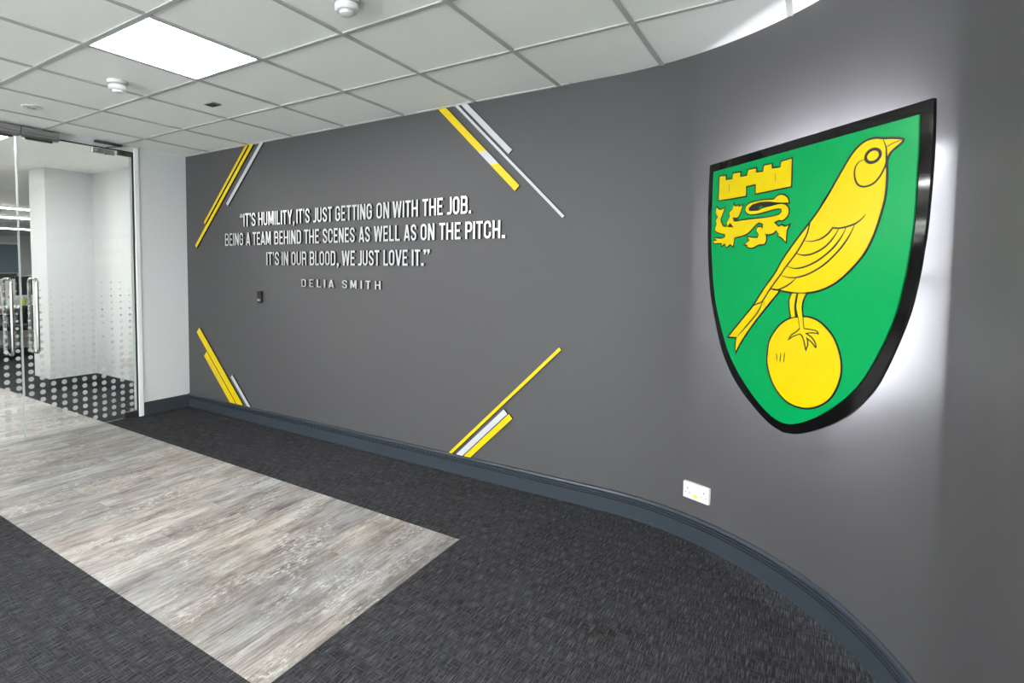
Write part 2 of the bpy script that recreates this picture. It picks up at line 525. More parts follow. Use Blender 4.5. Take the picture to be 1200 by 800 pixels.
# office beyond the glass
struct(MB().box((-24.0, 0.7, HT), (XL - 0.12, 12.0, HT + 0.05)).build('ceiling_office', M['tile']))
struct(MB().box((-7.28, 3.085, 0), (XL - 0.12, 3.216, HT)).build('wall_office', M['white']))
struct(MB().box((-7.71, 2.605, 0), (-7.28, 3.216, HT)).build('wall_column', M['white']))
struct(MB().box((-7.71, 3.216, 0), (-7.60, 12.0, HT)).build('wall_partition', M['white']))
struct(MB().box((-7.28, 3.069, 0), (XL - 0.12, 3.085, 0.132)).build('baseboard_office', M['slate_matt'], bevel=0.002))
struct(MB().box((-7.726, 2.589, 0), (-7.264, 2.605, 0.132)).box((-7.28, 2.605, 0), (-7.264, 3.069, 0.132)).box((-7.726, 2.605, 0), (-7.71, 3.2, 0.132)).build('baseboard_column', M['slate_matt']))
struct(MB().box((-24.1, 0.7, 0), (-24.0, 12.0, HT)).build('wall_far', M['white']))
struct(MB().box((-24.0, 0.6, 0), (XL - 0.12, 0.7, HT + 0.05)).build('wall_side', M['white']))
struct(MB().box((-24.0, 12.0, 0), (-7.6, 12.1, HT)).build('wall_end', M['white']))

# ------------------------------------------------------------------ glass double doors
def make_door(name, y0, y1, hand, hinge):
    """leaf from y0 to y1; hand = y of the pull handle; hinge = +1 when hung at y1"""
    z0, z1 = 0.008, 2.482
    d = MB().box((XG - 0.005, y0, z0), (XG + 0.005, y1, z1)).build(name, M['glass'])
    struct(d)
    # pull handle: a D bar on each face
    h = MB()
    for s in (1, -1):
        pts = []
        for k in range(7):
            a = math.pi / 2 * k / 6
            pts.append((XG + s * (0.045 + 0.035 * math.sin(a)), hand, 0.728 - 0.035 * (-(1 - math.cos(a))) - 0.0 if False else 0.718 + 0.035 * (1 - math.cos(a))))
        pts = [(XG + s * 0.005, hand, 0.718)] + pts
        top = [(p[0], p[1], 0.718 + 1.320 - p[2]) for p in pts[::-1]]
        h.tube(pts + top, 0.0115, 14)
    h.build('pull_handle', M['steel'], parent=d, smooth=50)
    f = MB()
    z = 0.072
    rows = 0
    while z < 1.31:
        r = 0.0198 if z < 0.5 else 0.0198 - (z - 0.5) / 0.8 * 0.0150
        for k in range(11):
            y = (2.557 - 0.0775 * k) if hinge > 0 else (1.700 - 0.0775 * k)
            if y - r < y0 or y + r > y1: continue
            n = 18
            vs = [(XG + 0.0056, y + r * math.cos(2 * math.pi * q / n), z + r * math.sin(2 * math.pi * q / n)) for q in range(n)]
            f.add(vs, [tuple(range(n))])
        z += 0.0606
    f.build('frosted_dots', M['frost'], parent=d)
    ye = y1 if hinge > 0 else y0
    a, b = (ye - 0.115, ye) if hinge > 0 else (ye, ye + 0.115)
    MB().box((XG - 0.016, a, 2.445), (XG + 0.016, b, 2.482)).build('top_patch', M['dark_steel'], parent=d, bevel=0.002)
    MB().box((XG - 0.016, a, 0.008), (XG + 0.016, b, 0.062)).build('bottom_patch', M['dark_steel'], parent=d, bevel=0.002)
    ym = y0 if hinge > 0 else y1
    MB().box((XG - 0.0052, ym - 0.002, z0), (XG + 0.0052, ym + 0.002, z1)).build('edge_glint', M['glint'], parent=d)  # pale strip paints the reflection along the leaf's meeting edge
    return d

dr = make_door('door_1', 1.735, 2.603, 1.815, 1)
dl = make_door('door_2', 0.845, 1.727, 1.647, -1)
MB().box((XG - 0.0058, 2.585, 0.07), (XG + 0.0058, 2.6028, 2.44)).build('polished_edge', M['glint'], parent=dr)

# door closer: clamp on the glass, folding arm, bracket on the head
dc = thing('door_closer', 'silver door closer with folded arm above the right glass door, near its hinge corner', 'door closer', (XG + 0.005, 2.37, 2.43))
MB().box((0.0, -0.10, 0.0), (0.030, 0.078, 0.043)).build('closer_body', M['satin'], parent=dc, bevel=0.003)
for y in (-0.075, 0.0):
    MB().lathe([(0.013, 0.0), (0.013, 0.006), (0.010, 0.008)], 20, (0.030, y, 0.021 if y else 0.006), 'x').build('fixing_disc', M['steel'], parent=dc, smooth=40)
a = MB(); a.tube([(0.018, 0.0, 0.043), (0.018, 0.0, 0.056), (0.035, 0.03, 0.066), (0.06, 0.105, 0.082)], 0.005, 10)
a.build('closer_arm', M['dark_steel'], parent=dc, smooth=50)
MB().box((0.024, -0.09, 0.086), (0.055, 0.135, 0.104)).build('closer_track', M['dark_steel'], parent=dc, bevel=0.003)

# magnetic locks on the head above the meeting edges
def lock(y0, y1, label):
    t = thing('magnetic_lock', label, 'door lock', (XL + 0.004, (y0 + y1) / 2, 2.455), 0, 'magnetic locks over the glass doors')
    w = (y1 - y0) / 2
    prof = [(-0.014, 0.0), (0.045, 0.0), (0.056, 0.012), (0.056, 0.03), (0.062, 0.034), (0.062, 0.062), (0.054, 0.078), (-0.0, 0.078), (-0.0, 0.03), (-0.014, 0.03)]
    MB().prism(prof, -w + 0.0015, w - 0.0015, lambda p, q, h: (p, h, q)).build('lock_housing', M['satin'], parent=t)
    MB().box((-0.012, -w * 0.72, -0.014), (0.018, w * 0.72, 0.0)).build('armature_plate', M['dark_steel'], parent=t, bevel=0.002)
    return t
lock(1.745, 2.005, 'silver magnetic lock over the glass doors, right of the joint between the leaves')
lock(1.470, 1.741, 'silver magnetic lock over the glass doors, left of the joint between the leaves')

# ------------------------------------------------------------------ ceiling fittings
def ceiling_light(cx, cy, label, mats='panel', z=HT, group='square ceiling light panels'):
    t = thing('ceiling_light', label, 'ceiling light', (cx, cy, z), 0, group)
    s, w = 0.2875, 0.008
    fr = MB()
    for lo, hi in (((-s, -s), (s, -s + w)), ((-s, s - w), (s, s)), ((-s, -s + w), (-s + w, s - w)), ((s - w, -s + w), (s, s - w))):
        fr.box((lo[0], lo[1], 0.0005), (hi[0], hi[1], 0.0058))
    fr.build('frame', M['gloss_white'], parent=t)
    MB().box((-s + w, -s + w, 0.0015), (s - w, s - w, 0.0058)).build('diffuser', M[mats], parent=t)
    return t
cgx = lambda i: GX + GT * (i + 0.5)
cgy = lambda j: GY + GT * (j + 0.5)
ceiling_light(cgx(0), cgy(-1), 'glowing square light panel set in the tiled ceiling above the plank walkway')
ceiling_light(cgx(4), cgy(-3), 'added square ceiling light panel overhead of the viewer, nearest the curved wall')  # unseen, added to lift the right end of the curved wall
for i_ in (-4, 0, 4, 8, 12):  # unseen panels added to raise the lobby's brightness
    for j_ in (-5, -9):
        if GX + GT * (i_ + 0.5) > XE - 0.4 or GX + GT * i_ < XL or (i_, j_) == (0, -5): continue
        ceiling_light(cgx(i_), cgy(j_), 'added square ceiling light panel behind the viewer, %s row, %s from the glass door side' % ('near' if j_ == -5 else 'far', ['first', 'second', 'third', 'fourth', 'fifth'][i_ // 4 + 1]))
ceiling_light(-6.12, 1.557, 'square ceiling light panel beyond the glass doors, just past the lock', 'office_panel', HT - 0.006)
ceiling_light(-8.6, 1.1, 'added square ceiling light panel deeper in the office, in front of the white column', 'office_panel', HT - 0.006)  # unseen, added to light the near face of the column

def smoke_detector(x, y, label):
    t = thing('smoke_detector', label, 'smoke detector', (x, y, HT + 0.006), 0, 'round white ceiling detectors')
    MB().lathe([(0.056, 0.0), (0.056, -0.012), (0.052, -0.020)], 40).build('base', M['plastic'], parent=t, smooth=40)
    MB().lathe([(0.047, -0.020), (0.047, -0.030)], 40).build('vent_ring', M['plastic_grey'], parent=t, smooth=40)
    MB().lathe([(0.050, -0.030), (0.050, -0.046), (0.044, -0.054), (0.030, -0.056), (0.028, -0.066), (0.018, -0.070), (0.004, -0.071)], 40).build('sensor_head', M['plastic'], parent=t, smooth=35)
    return t
smoke_detector(-3.555, 1.660, 'white domed smoke detector on the ceiling between the light panel and the doors')
smoke_detector(-1.655, 1.668, 'round ceiling detector cut by the top edge of the photo')
t = thing('emergency_light', 'flat round white ceiling fitting in front of the glass doors', 'emergency light', (-4.640, 1.600, HT + 0.006))
MB().lathe([(0.062, 0.0), (0.062, -0.006), (0.054, -0.010), (0.046, -0.010)], 40).build('bezel', M['plastic'], parent=t, smooth=40)
MB().lathe([(0.045, -0.005), (0.045, -0.008), (0.016, -0.012), (0.004, -0.013)], 32).build('lens', M['plastic_grey'], parent=t, smooth=40)
t = thing('ceiling_vent', 'small dark rectangular plate on the ceiling beside the light panel', 'vent', (-3.480, 2.230, HT + 0.006))
MB().box((-0.052, -0.034, -0.006), (0.052, 0.034, 0.0)).build('plate', M['plastic_grey'], parent=t, bevel=0.002)
sl = MB()
for k in range(5):
    sl.box((-0.042, -0.025 + k * 0.0115, -0.0085), (0.042, -0.018 + k * 0.0115, -0.006))
sl.build('grille', M['dark_steel'], parent=t)

# ------------------------------------------------------------------ coloured strips on the grey wall
def wall3(a, b, h):
    return (a, YW - h, b)
TH = 0.014
def strip(name_label, poly, m, group, h1=TH):
    cx = sum(p[0] for p in poly) / len(poly); cz = sum(p[1] for p in poly) / len(poly)
    q = [(a - cx, b - cz) for a, b in poly]
    o = MB().prism(q, 0.0, h1, lambda a, b, h: (a, -h, b), 0, 1).build('wall_strip', [M[m], M['dark_edge']], loc=(cx, YW, cz))  # dark sides carry the edge colour and the shadow line beside each strip
    return tag(o, name_label, 'strip', group)
def up_right(c0, c1, s0, z_cut=None, s1=None):
    """45 degree strip rising to the right between z-x = c0 and c1, square end at z+x = s0, other end level or square"""
    P = lambda c, s: ((s - c) / 2, (s + c) / 2)
    if z_cut is not None:
        return [P(c0, s0), P(c1, s0), (z_cut - c1, z_cut), (z_cut - c0, z_cut)]
    return [P(c0, s0), P(c1, s0), P(c1, s1), P(c0, s1)]
def down_right(c0, c1, t0, z_cut):
    """45 degree strip falling to the right between z+x = c0 and c1, square end at z-x = t0, other end level"""
    P = lambda c, t: ((c - t) / 2, (c + t) / 2)
    return [P(c0, t0), P(c1, t0), (c1 - z_cut, z_cut), (c0 - z_cut, z_cut)]
ZC, ZB = HT - 0.001, 0.1355
G1 = 'strips at the top left of the grey wall'
strip('thin yellow strip at the top left of the grey wall, leftmost of three', up_right(6.849, 6.890, -3.150, ZC), 'stripe_yellow', G1)
strip('wide yellow strip at the top left of the grey wall, longest of three', up_right(6.771, 6.822, -3.527, ZC), 'stripe_yellow', G1)
strip('white strip at the top left of the grey wall, above the opening quotation mark', up_right(6.632, 6.683, -2.620, ZC), 'stripe_white', G1)
G2 = 'strips at the top right of the quote'
P2 = lambda c, t: ((c - t) / 2, (c + t) / 2)
y0, y1 = 0.328, 0.393
root = strip('wide yellow strip with a white band, falling from the ceiling right of the quote', [P2(y0, 3.533), P2(y1, 3.533), (y1 - 2.116, 2.116), (y0 - 2.116, 2.116)], 'stripe_yellow', G2)
ox, oz = root.location.x, root.location.z
sub = lambda poly: [(a - ox, b - oz) for a, b in poly]
MB().prism(sub([(y0 - 2.116, 2.116), (y1 - 2.116, 2.116), (y1 - 2.209, 2.209), (y0 - 2.209, 2.209)]), 0.0, TH, lambda a, b, h: (a, -h, b), 0, 1).build('white_band', [M['stripe_white'], M['dark_edge']], parent=root)['label'] = 'white band across the yellow strip'
MB().prism(sub([(y0 - 2.209, 2.209), (y1 - 2.209, 2.209), (y1 - ZC, ZC), (y0 - ZC, ZC)]), 0.0, TH, lambda a, b, h: (a, -h, b), 0, 1).build('upper_length', [M['stripe_yellow'], M['dark_edge']], parent=root)
strip('long thin white strip falling from the ceiling right of the quote', down_right(0.469, 0.494, 3.020, ZC), 'stripe_white', G2)
strip('short wide white strip at the ceiling, rightmost above the quote', down_right(0.517, 0.567, 3.820, ZC), 'stripe_white', G2)
G3 = 'strips at the bottom left of the grey wall'
strip('longer yellow strip rising from the skirting at the bottom left of the grey wall', down_right(-4.397, -4.297, 5.950, ZB), 'stripe_yellow', G3)
strip('shorter yellow strip at the bottom left of the grey wall, nearest the corner', down_right(-4.505, -4.409, 5.600, ZB), 'stripe_yellow', G3)
strip('short white strip on the skirting at the bottom left of the grey wall', down_right(-4.236, -4.186, 5.000, ZB), 'stripe_white', G3)
G4 = 'strips at the bottom middle of the grey wall'
def bottom_mid(c0, c1, s):
    P = lambda c, q: ((q - c) / 2, (q + c) / 2)
    return [(ZB - c0, ZB), (ZB - c1, ZB), P(c1, s), P(c0, s)]
strip('long thin yellow strip rising from the skirting in the middle of the grey wall', bottom_mid(2.205, 2.234, -0.330), 'stripe_yellow', G4)
strip('white strip between two yellow ones, on the skirting mid wall', bottom_mid(2.118, 2.172, -1.153), 'stripe_white', G4)
strip('short wide yellow strip on the skirting mid wall, right of the white one', bottom_mid(2.055, 2.108, -1.140), 'stripe_yellow', G4)

# ------------------------------------------------------------------ raised lettering
W_ = 0.136; c_ = W_ / 2
def arc(cx, cy, rx, ry, a0, a1, n=6):
    return [(cx + rx * math.cos(math.radians(a0 + (a1 - a0) * k / n)), cy + ry * math.sin(math.radians(a0 + (a1 - a0) * k / n))) for k in range(n + 1)]
def diag(x0, z0, x1, z1, w=0.19):
    return ('p', [(x0 - w / 2, z0), (x0 + w / 2, z0), (x1 + w / 2, z1), (x1 - w / 2, z1)])
def bar(x0, z0, x1, z1):
    return ('p', [(x0, z0), (x1, z0), (x1, z1), (x0, z1)])
def ring_o(w, z0=c_, z1=1 - c_, x0=c_):
    r = (w - 2 * c_) / 2; cx = w / 2
    return arc(cx, z1 - r, r, r, 180, 0, 10) + arc(cx, z0 + r, r, r, 0, -180, 10)
def glyph(ch):
    t = 1 - W_
    if ch == 'I': return W_, [bar(0, 0, W_, 1)]
    if ch == 'T': return .47, [bar(0, t, .47, 1), bar(.235 - c_, 0, .235 + c_, t)]
    if ch == 'L': return .41, [bar(0, 0, W_, 1), bar(W_, 0, .41, W_)]
    if ch == 'E': return .43, [bar(0, 0, W_, 1), bar(W_, t, .43, 1), bar(W_, .5 - c_ + .01, .38, .5 + c_ + .01), bar(W_, 0, .43, W_)]
    if ch == 'H': return .52, [bar(0, 0, W_, 1), bar(.52 - W_, 0, .52, 1), bar(W_, .5 - c_, .52 - W_, .5 + c_)]
    if ch == 'U':
        w = .50; r = w / 2 - c_
        return w, [('s', [(c_, 1)] + arc(w / 2, c_ + r, r, r, 180, 360, 12) + [(w - c_, 1)], False)]
    if ch == 'O': return .50, [('s', ring_o(.50), True)]
    if ch == 'C':
        w = .50; r = w / 2 - c_
        return w, [('s', [(w - c_, .64)] + arc(w / 2, 1 - c_ - r, r, r, 0, 180, 12) + arc(w / 2, c_ + r, r, r, 180, 360, 12) + [(w - c_, .36)], False)]
    if ch == 'G':
        w = .50; r = w / 2 - c_
        return w, [('s', [(w - c_, .66)] + arc(w / 2, 1 - c_ - r, r, r, 0, 180, 12) + arc(w / 2, c_ + r, r, r, 180, 360, 12) + [(w - c_, .56)], False), bar(w / 2 + .01, .41, w - W_, .41 + .15)]
    if ch == 'J':
        w = .36; r = .115
        return w, [('s', [(w - c_, 1)] + arc(w - c_ - r, c_ + r, r, r, 0, -90, 8) + [(0, c_)], False)]
    if ch == 'S':
        w = .49; r = w / 2 - c_
        return w, [('s', [(w - c_, .70)] + arc(w / 2, 1 - c_ - r, r, r, 0, 180, 12) + [(c_, .70), (c_ + .02, .63), (w - c_ - .02, .38), (w - c_, .31)] + arc(w / 2, c_ + r, r, r, 0, -180, 12) + [(c_, .30)], False)]
    if ch == 'D':
        w = .51; r = .16
        return w, [('s', [(c_, c_), (c_, 1 - c_)] + arc(w - c_ - r, 1 - c_ - r, r, r, 90, 0, 6) + arc(w - c_ - r, c_ + r, r, r, 0, -90, 6), True)]
    if ch == 'P':
        w = .49; r = .14; b = .46
        return w, [bar(0, 0, W_, 1), ('s', [(W_, 1 - c_)] + arc(w - c_ - r, 1 - c_ - r, r, r, 90, 0, 6) + arc(w - c_ - r, b + r, r, r, 0, -90, 6) + [(W_, b)], False)]
    if ch == 'R':
        w = .51; r = .14; b = .48
        return w, [bar(0, 0, W_, 1), ('s', [(W_, 1 - c_)] + arc(w - c_ - r - .01, 1 - c_ - r, r, r, 90, 0, 6) + arc(w - c_ - r - .01, b + r, r, r, 0, -90, 6) + [(W_, b)], False),
                   ('p', [(w - W_ - .01, b + .02), (w - .03, b - .02), (w - .02, .2), (w, 0), (w - W_, 0), (w - W_ - .02, .2)])]
    if ch == 'B':
        w = .51; r = .13; m = .52
        return w, [bar(0, 0, W_, 1), ('s', [(W_, 1 - c_)] + arc(w - c_ - r - .015, 1 - c_ - r, r, r, 90, 0, 6) + arc(w - c_ - r - .015, m + r, r, r, 0, -90, 6) + [(W_, m)], False),
                   ('s', [(W_, m)] + arc(w - c_ - r, m - r, r, r, 90, 0, 6) + arc(w - c_ - r, c_ + r, r, r, 0, -90, 6) + [(W_, c_)], False)]
    if ch == 'A':
        w = .56
        return w, [('p', [(0, 0), (W_, 0), (.365, 1), (.195, 1)]), ('p', [(w - W_, 0), (w, 0), (.365, 1), (.20, 1)]), bar(.16, .17, .40, .31)]
    if ch == 'V':
        w = .55
        return w, [('p', [(0, 1), (W_, 1), (.355, 0), (.195, 0)]), ('p', [(w - W_, 1), (w, 1), (.355, 0), (.195, 0)])]
    if ch == 'Y':
        w = .55
        return w, [('p', [(0, 1), (W_ + .01, 1), (.275 + c_, .40), (.275 - c_, .40)]), ('p', [(w - W_ - .01, 1), (w, 1), (.275 + c_, .40), (.275 - c_, .40)]), bar(.275 - c_, 0, .275 + c_, .40)]
    if ch == 'W':
        w = .78
        return w, [('p', [(0, 1), (.155, 1), (.28, 0), (.13, 0)]), ('p', [(.315, 1), (.42, 1), (.28, 0), (.15, 0)]),
                   ('p', [(.36, 1), (.465, 1), (.63, 0), (.50, 0)]), ('p', [(w - .155, 1), (w, 1), (w - .13, 0), (w - .28, 0)])]
    if ch == 'M':
        w = .66
        return w, [bar(0, 0, .155, 1), bar(w - .155, 0, w, 1), ('p', [(.03, 1), (.21, 1), (.395, .1), (.265, .1)]), ('p', [(w - .21, 1), (w - .03, 1), (.395, .1), (.265, .1)])]
    if ch == 'N':
        w = .53
        return w, [bar(0, 0, .15, 1), bar(w - .15, 0, w, 1), ('p', [(0, 1), (.17, 1), (w, 0), (w - .17, 0)])]
    if ch == '’': return .15, [('p', [(0.0, 1), (.145, 1), (.145, .86), (.08, .70), (.02, .70), (.05, .84), (0.0, .84)])]
    if ch == ',': return .16, [('p', [(0.0, .16), (.16, .16), (.16, .02), (.08, -.15), (.01, -.15), (.05, 0), (0.0, 0)])]
    if ch == '.': return .165, [bar(0, 0, .165, .165)]
    if ch == '“':
        q = [(.02, .70), (.145, .70), (.145, .84), (.10, .84), (.145, 1), (.08, 1), (.02, .86)]
        return .36, [('p', q), ('p', [(a + .19, b) for a, b in q])]
    if ch == '”':
        q = [(0.0, 1), (.145, 1), (.145, .86), (.08, .70), (.02, .70), (.05, .84), (0.0, .84)]
        return .36, [('p', q), ('p', [(a + .19, b) for a, b in q])]
    raise KeyError(ch)

TEXT = [
    (1.8045, 0.1195, [('“',-4.4399, -4.3955), ('IT’S',-4.3892, -4.21), ('HUMILITY',-4.1799, -3.7123), (',',-3.7101, -3.6907), ('IT’S',-3.6692, -3.5014), ('JUST',-3.4656, -3.2377), ('GETTING',-3.2137, -2.8091), ('ON',-2.7747, -2.6402), ('WITH',-2.6156, -2.3722), ('THE',-2.3394, -2.1558), ('JOB',-2.1256, -1.9528), ('.',-1.9454, -1.9278)]),
    (1.633, 0.1165, [('BEING',-4.6752, -4.3902), ('A',-4.3544, -4.2909), ('TEAM',-4.2614, -3.9969), ('BEHIND',-3.9624, -3.6042), ('THE',-3.5758, -3.3912), ('SCENES',-3.3562, -2.9889), ('AS',-2.955, -2.833), ('WELL',-2.8005, -2.538), ('AS',-2.5079, -2.3862), ('ON',-2.3551, -2.2256), ('THE',-2.1915, -2.008), ('PITCH',-1.977, -1.6987), ('.',-1.6911, -1.6666)]),
    (1.4515, 0.1165, [('IT’S',-4.0698, -3.8915), ('IN',-3.8627, -3.771), ('OUR',-3.7382, -3.543), ('BLOOD',-3.5119, -3.2007), (',',-3.192, -3.1677), ('WE',-3.1393, -2.9893), ('JUST',-2.9621, -2.7361), ('LOVE',-2.7043, -2.4655), ('IT',-2.4324, -2.3506), ('.',-2.3449, -2.322), ('”',-2.3243, -2.2655)]),
    (1.271, 0.064, [('D',-3.6134, -3.5554), ('E',-3.5147, -3.4652), ('L',-3.4264, -3.372), ('I',-3.342, -3.3241), ('A',-3.2896, -3.2263), ('S',-3.1354, -3.0791), ('M',-3.0448, -2.977), ('I',-2.9355, -2.9193), ('T',-2.8837, -2.8283), ('H',-2.7874, -2.7291)]),
]


ORD = ['first', 'second', 'third', 'fourth', 'fifth', 'sixth', 'seventh', 'eighth']
LINE = ['top line', 'middle line', 'bottom line', 'name']
LD = 0.018
def raised(ch, x, z, sx, sz, label, group, depth=LD):
    w, parts = glyph(ch)
    b = MB()
    to3 = lambda a, q, h: (a * sx, -h, q * sz)
    for pi, p in enumerate(parts):
        d = depth - 0.0002 * pi
        if p[0] == 'p': b.prism([tuple(q) for q in p[1]], 0.0, d, to3, 0, 1)
        else: b.band(p[1], W_, 0.0, d, to3, p[2], 0, 1)
    nm = {'’': 'raised_apostrophe', ',': 'raised_comma', '.': 'raised_full_stop', '“': 'raised_quotation_mark', '”': 'raised_quotation_mark'}.get(ch, 'raised_letter')
    o = b.build(nm, [M['silver'], M['dark_edge']], loc=(x, YW, z))
    return tag(o, label, 'letter' if nm == 'raised_letter' else 'punctuation mark', group)

for li, (z, cap, words) in enumerate(TEXT):
    if li == 3:
        full = 'DELIA SMITH'.replace(' ', '')
        for k, (ch, x0, x1) in enumerate(words):
            w, _ = glyph(ch)
            wd = 'first word' if k < 5 else 'second word'
            i = k if k < 5 else k - 5
            raised(ch, x0, z, (x1 - x0) / w, cap, 'small raised silver letter %s, %s letter of the %s under the quote' % (ch, ORD[i], wd), 'small letters under the quote', 0.016)
        continue
    count = {}
    tot = {}
    for w, _, _ in words: tot[w] = tot.get(w, 0) + 1
    prev = None
    for wi, (word, x0, x1) in enumerate(words):
        count[word] = count.get(word, 0) + 1
        which = '' if tot[word] == 1 else ORD[count[word] - 1] + ' '
        grp = 'raised silver letters of the quote, ' + LINE[li]
        if word in ',.“”':
            w, _ = glyph(word)
            nm = {',': 'comma', '.': 'full stop', '“': 'opening quotation mark', '”': 'closing quotation mark'}[word]
            lab = 'raised silver %s %s the %s of the wall quote' % (nm, 'starting' if word == '“' else ('ending' if word != ',' else 'in'), LINE[li]) if prev is None or word == '”' else 'raised silver %s after %s in the %s of the wall quote' % (nm, prev, LINE[li])
            raised(word, x0, z, (x1 - x0) / w, cap, lab, grp)
            continue
        sh = 0.018 * (x1 - x0) if len(word) > 2 else 0.03 * (x1 - x0)
        x0, x1 = x0 + sh, x1 - sh
        gap = 0.105
        ws = [glyph(ch)[0] for ch in word]
        gaps = [gap] * (len(word) - 1)
        for k in range(len(word) - 1):
            pr = word[k:k + 2]
            if pr in ('TY', 'LO', 'LT', 'VE', 'OV', 'EA', 'TE', 'IT', 'TI', 'TT', 'T’', '’S', 'WE', 'TC', 'ST', 'JO', 'JU', 'TH', 'AS', 'AM', 'PI'): gaps[k] = 0.080
        sx = (x1 - x0) / (sum(ws) + sum(gaps))
        x = x0
        n = 0
        for k, ch in enumerate(word):
            if ch == '’':
                lab = 'raised silver apostrophe in the %s%s of the quote\'s %s' % (which, word, LINE[li])
            else:
                lab = 'raised silver letter %s, %s letter of the %s%s in the quote\'s %s' % (ch, ORD[n], which, word, LINE[li]) if len(word) > 1 else 'raised silver letter %s standing alone in the quote\'s %s' % (ch, LINE[li])
                n += 1
            raised(ch, x, z, sx, cap, lab, grp)
            x += (ws[k] + (gaps[k] if k < len(gaps) else 0)) * sx
        prev = word

# ------------------------------------------------------------------ crest shield on the curved wall
MX, MY, MZ, ANG = -0.06899, 2.53012, 1.94899, math.radians(-46.9601)
crest = thing('crest_shield', 'large green and black shield with a yellow bird, on the curved grey wall', 'shield', (MX, MY, MZ), ANG)
cr, sr = math.cos(ANG), math.sin(ANG)
def crest3(a, b, h):          # local: x along the shield, -y out of the wall, z up
    return (a, -h, b)
def half(prof, n=5):
    """mirror a list of (half width, z) and smooth it; the top corners stay sharp"""
    right = smooth_poly(prof, closed=False, sub=n)
    left = [(-x, z) for x, z in right[::-1] if x > 1e-6]
    return right + left
OUT = half([(.5315, 0), (.5350, -.10), (.5355, -.20), (.5300, -.36), (.5215, -.458), (.507, -.567), (.488, -.657), (.451, -.767), (.402, -.884), (.360, -.950), (.308, -1.012), (.247, -1.064), (.186, -1.104), (.125, -1.138), (.065, -1.163), (0, -1.1755)])
INN = half([(.4945, -.039), (.4965, -.12), (.496, -.20), (.4935, -.365), (.4800, -.498), (.469, -.567), (.450, -.655), (.413, -.757), (.360, -.866), (.315, -.932), (.258, -.992), (.200, -1.041), (.144, -1.081), (.088, -1.112), (.040, -1.1295), (0, -1.1355)])
MB().prism(OUT, -0.012, 0.0, crest3).build('backboard', M['black'], parent=crest)
MB().prism(INN, 0.0, 0.005, crest3).build('green_panel', M['green'], parent=crest)['label'] = 'glossy green face of the shield'

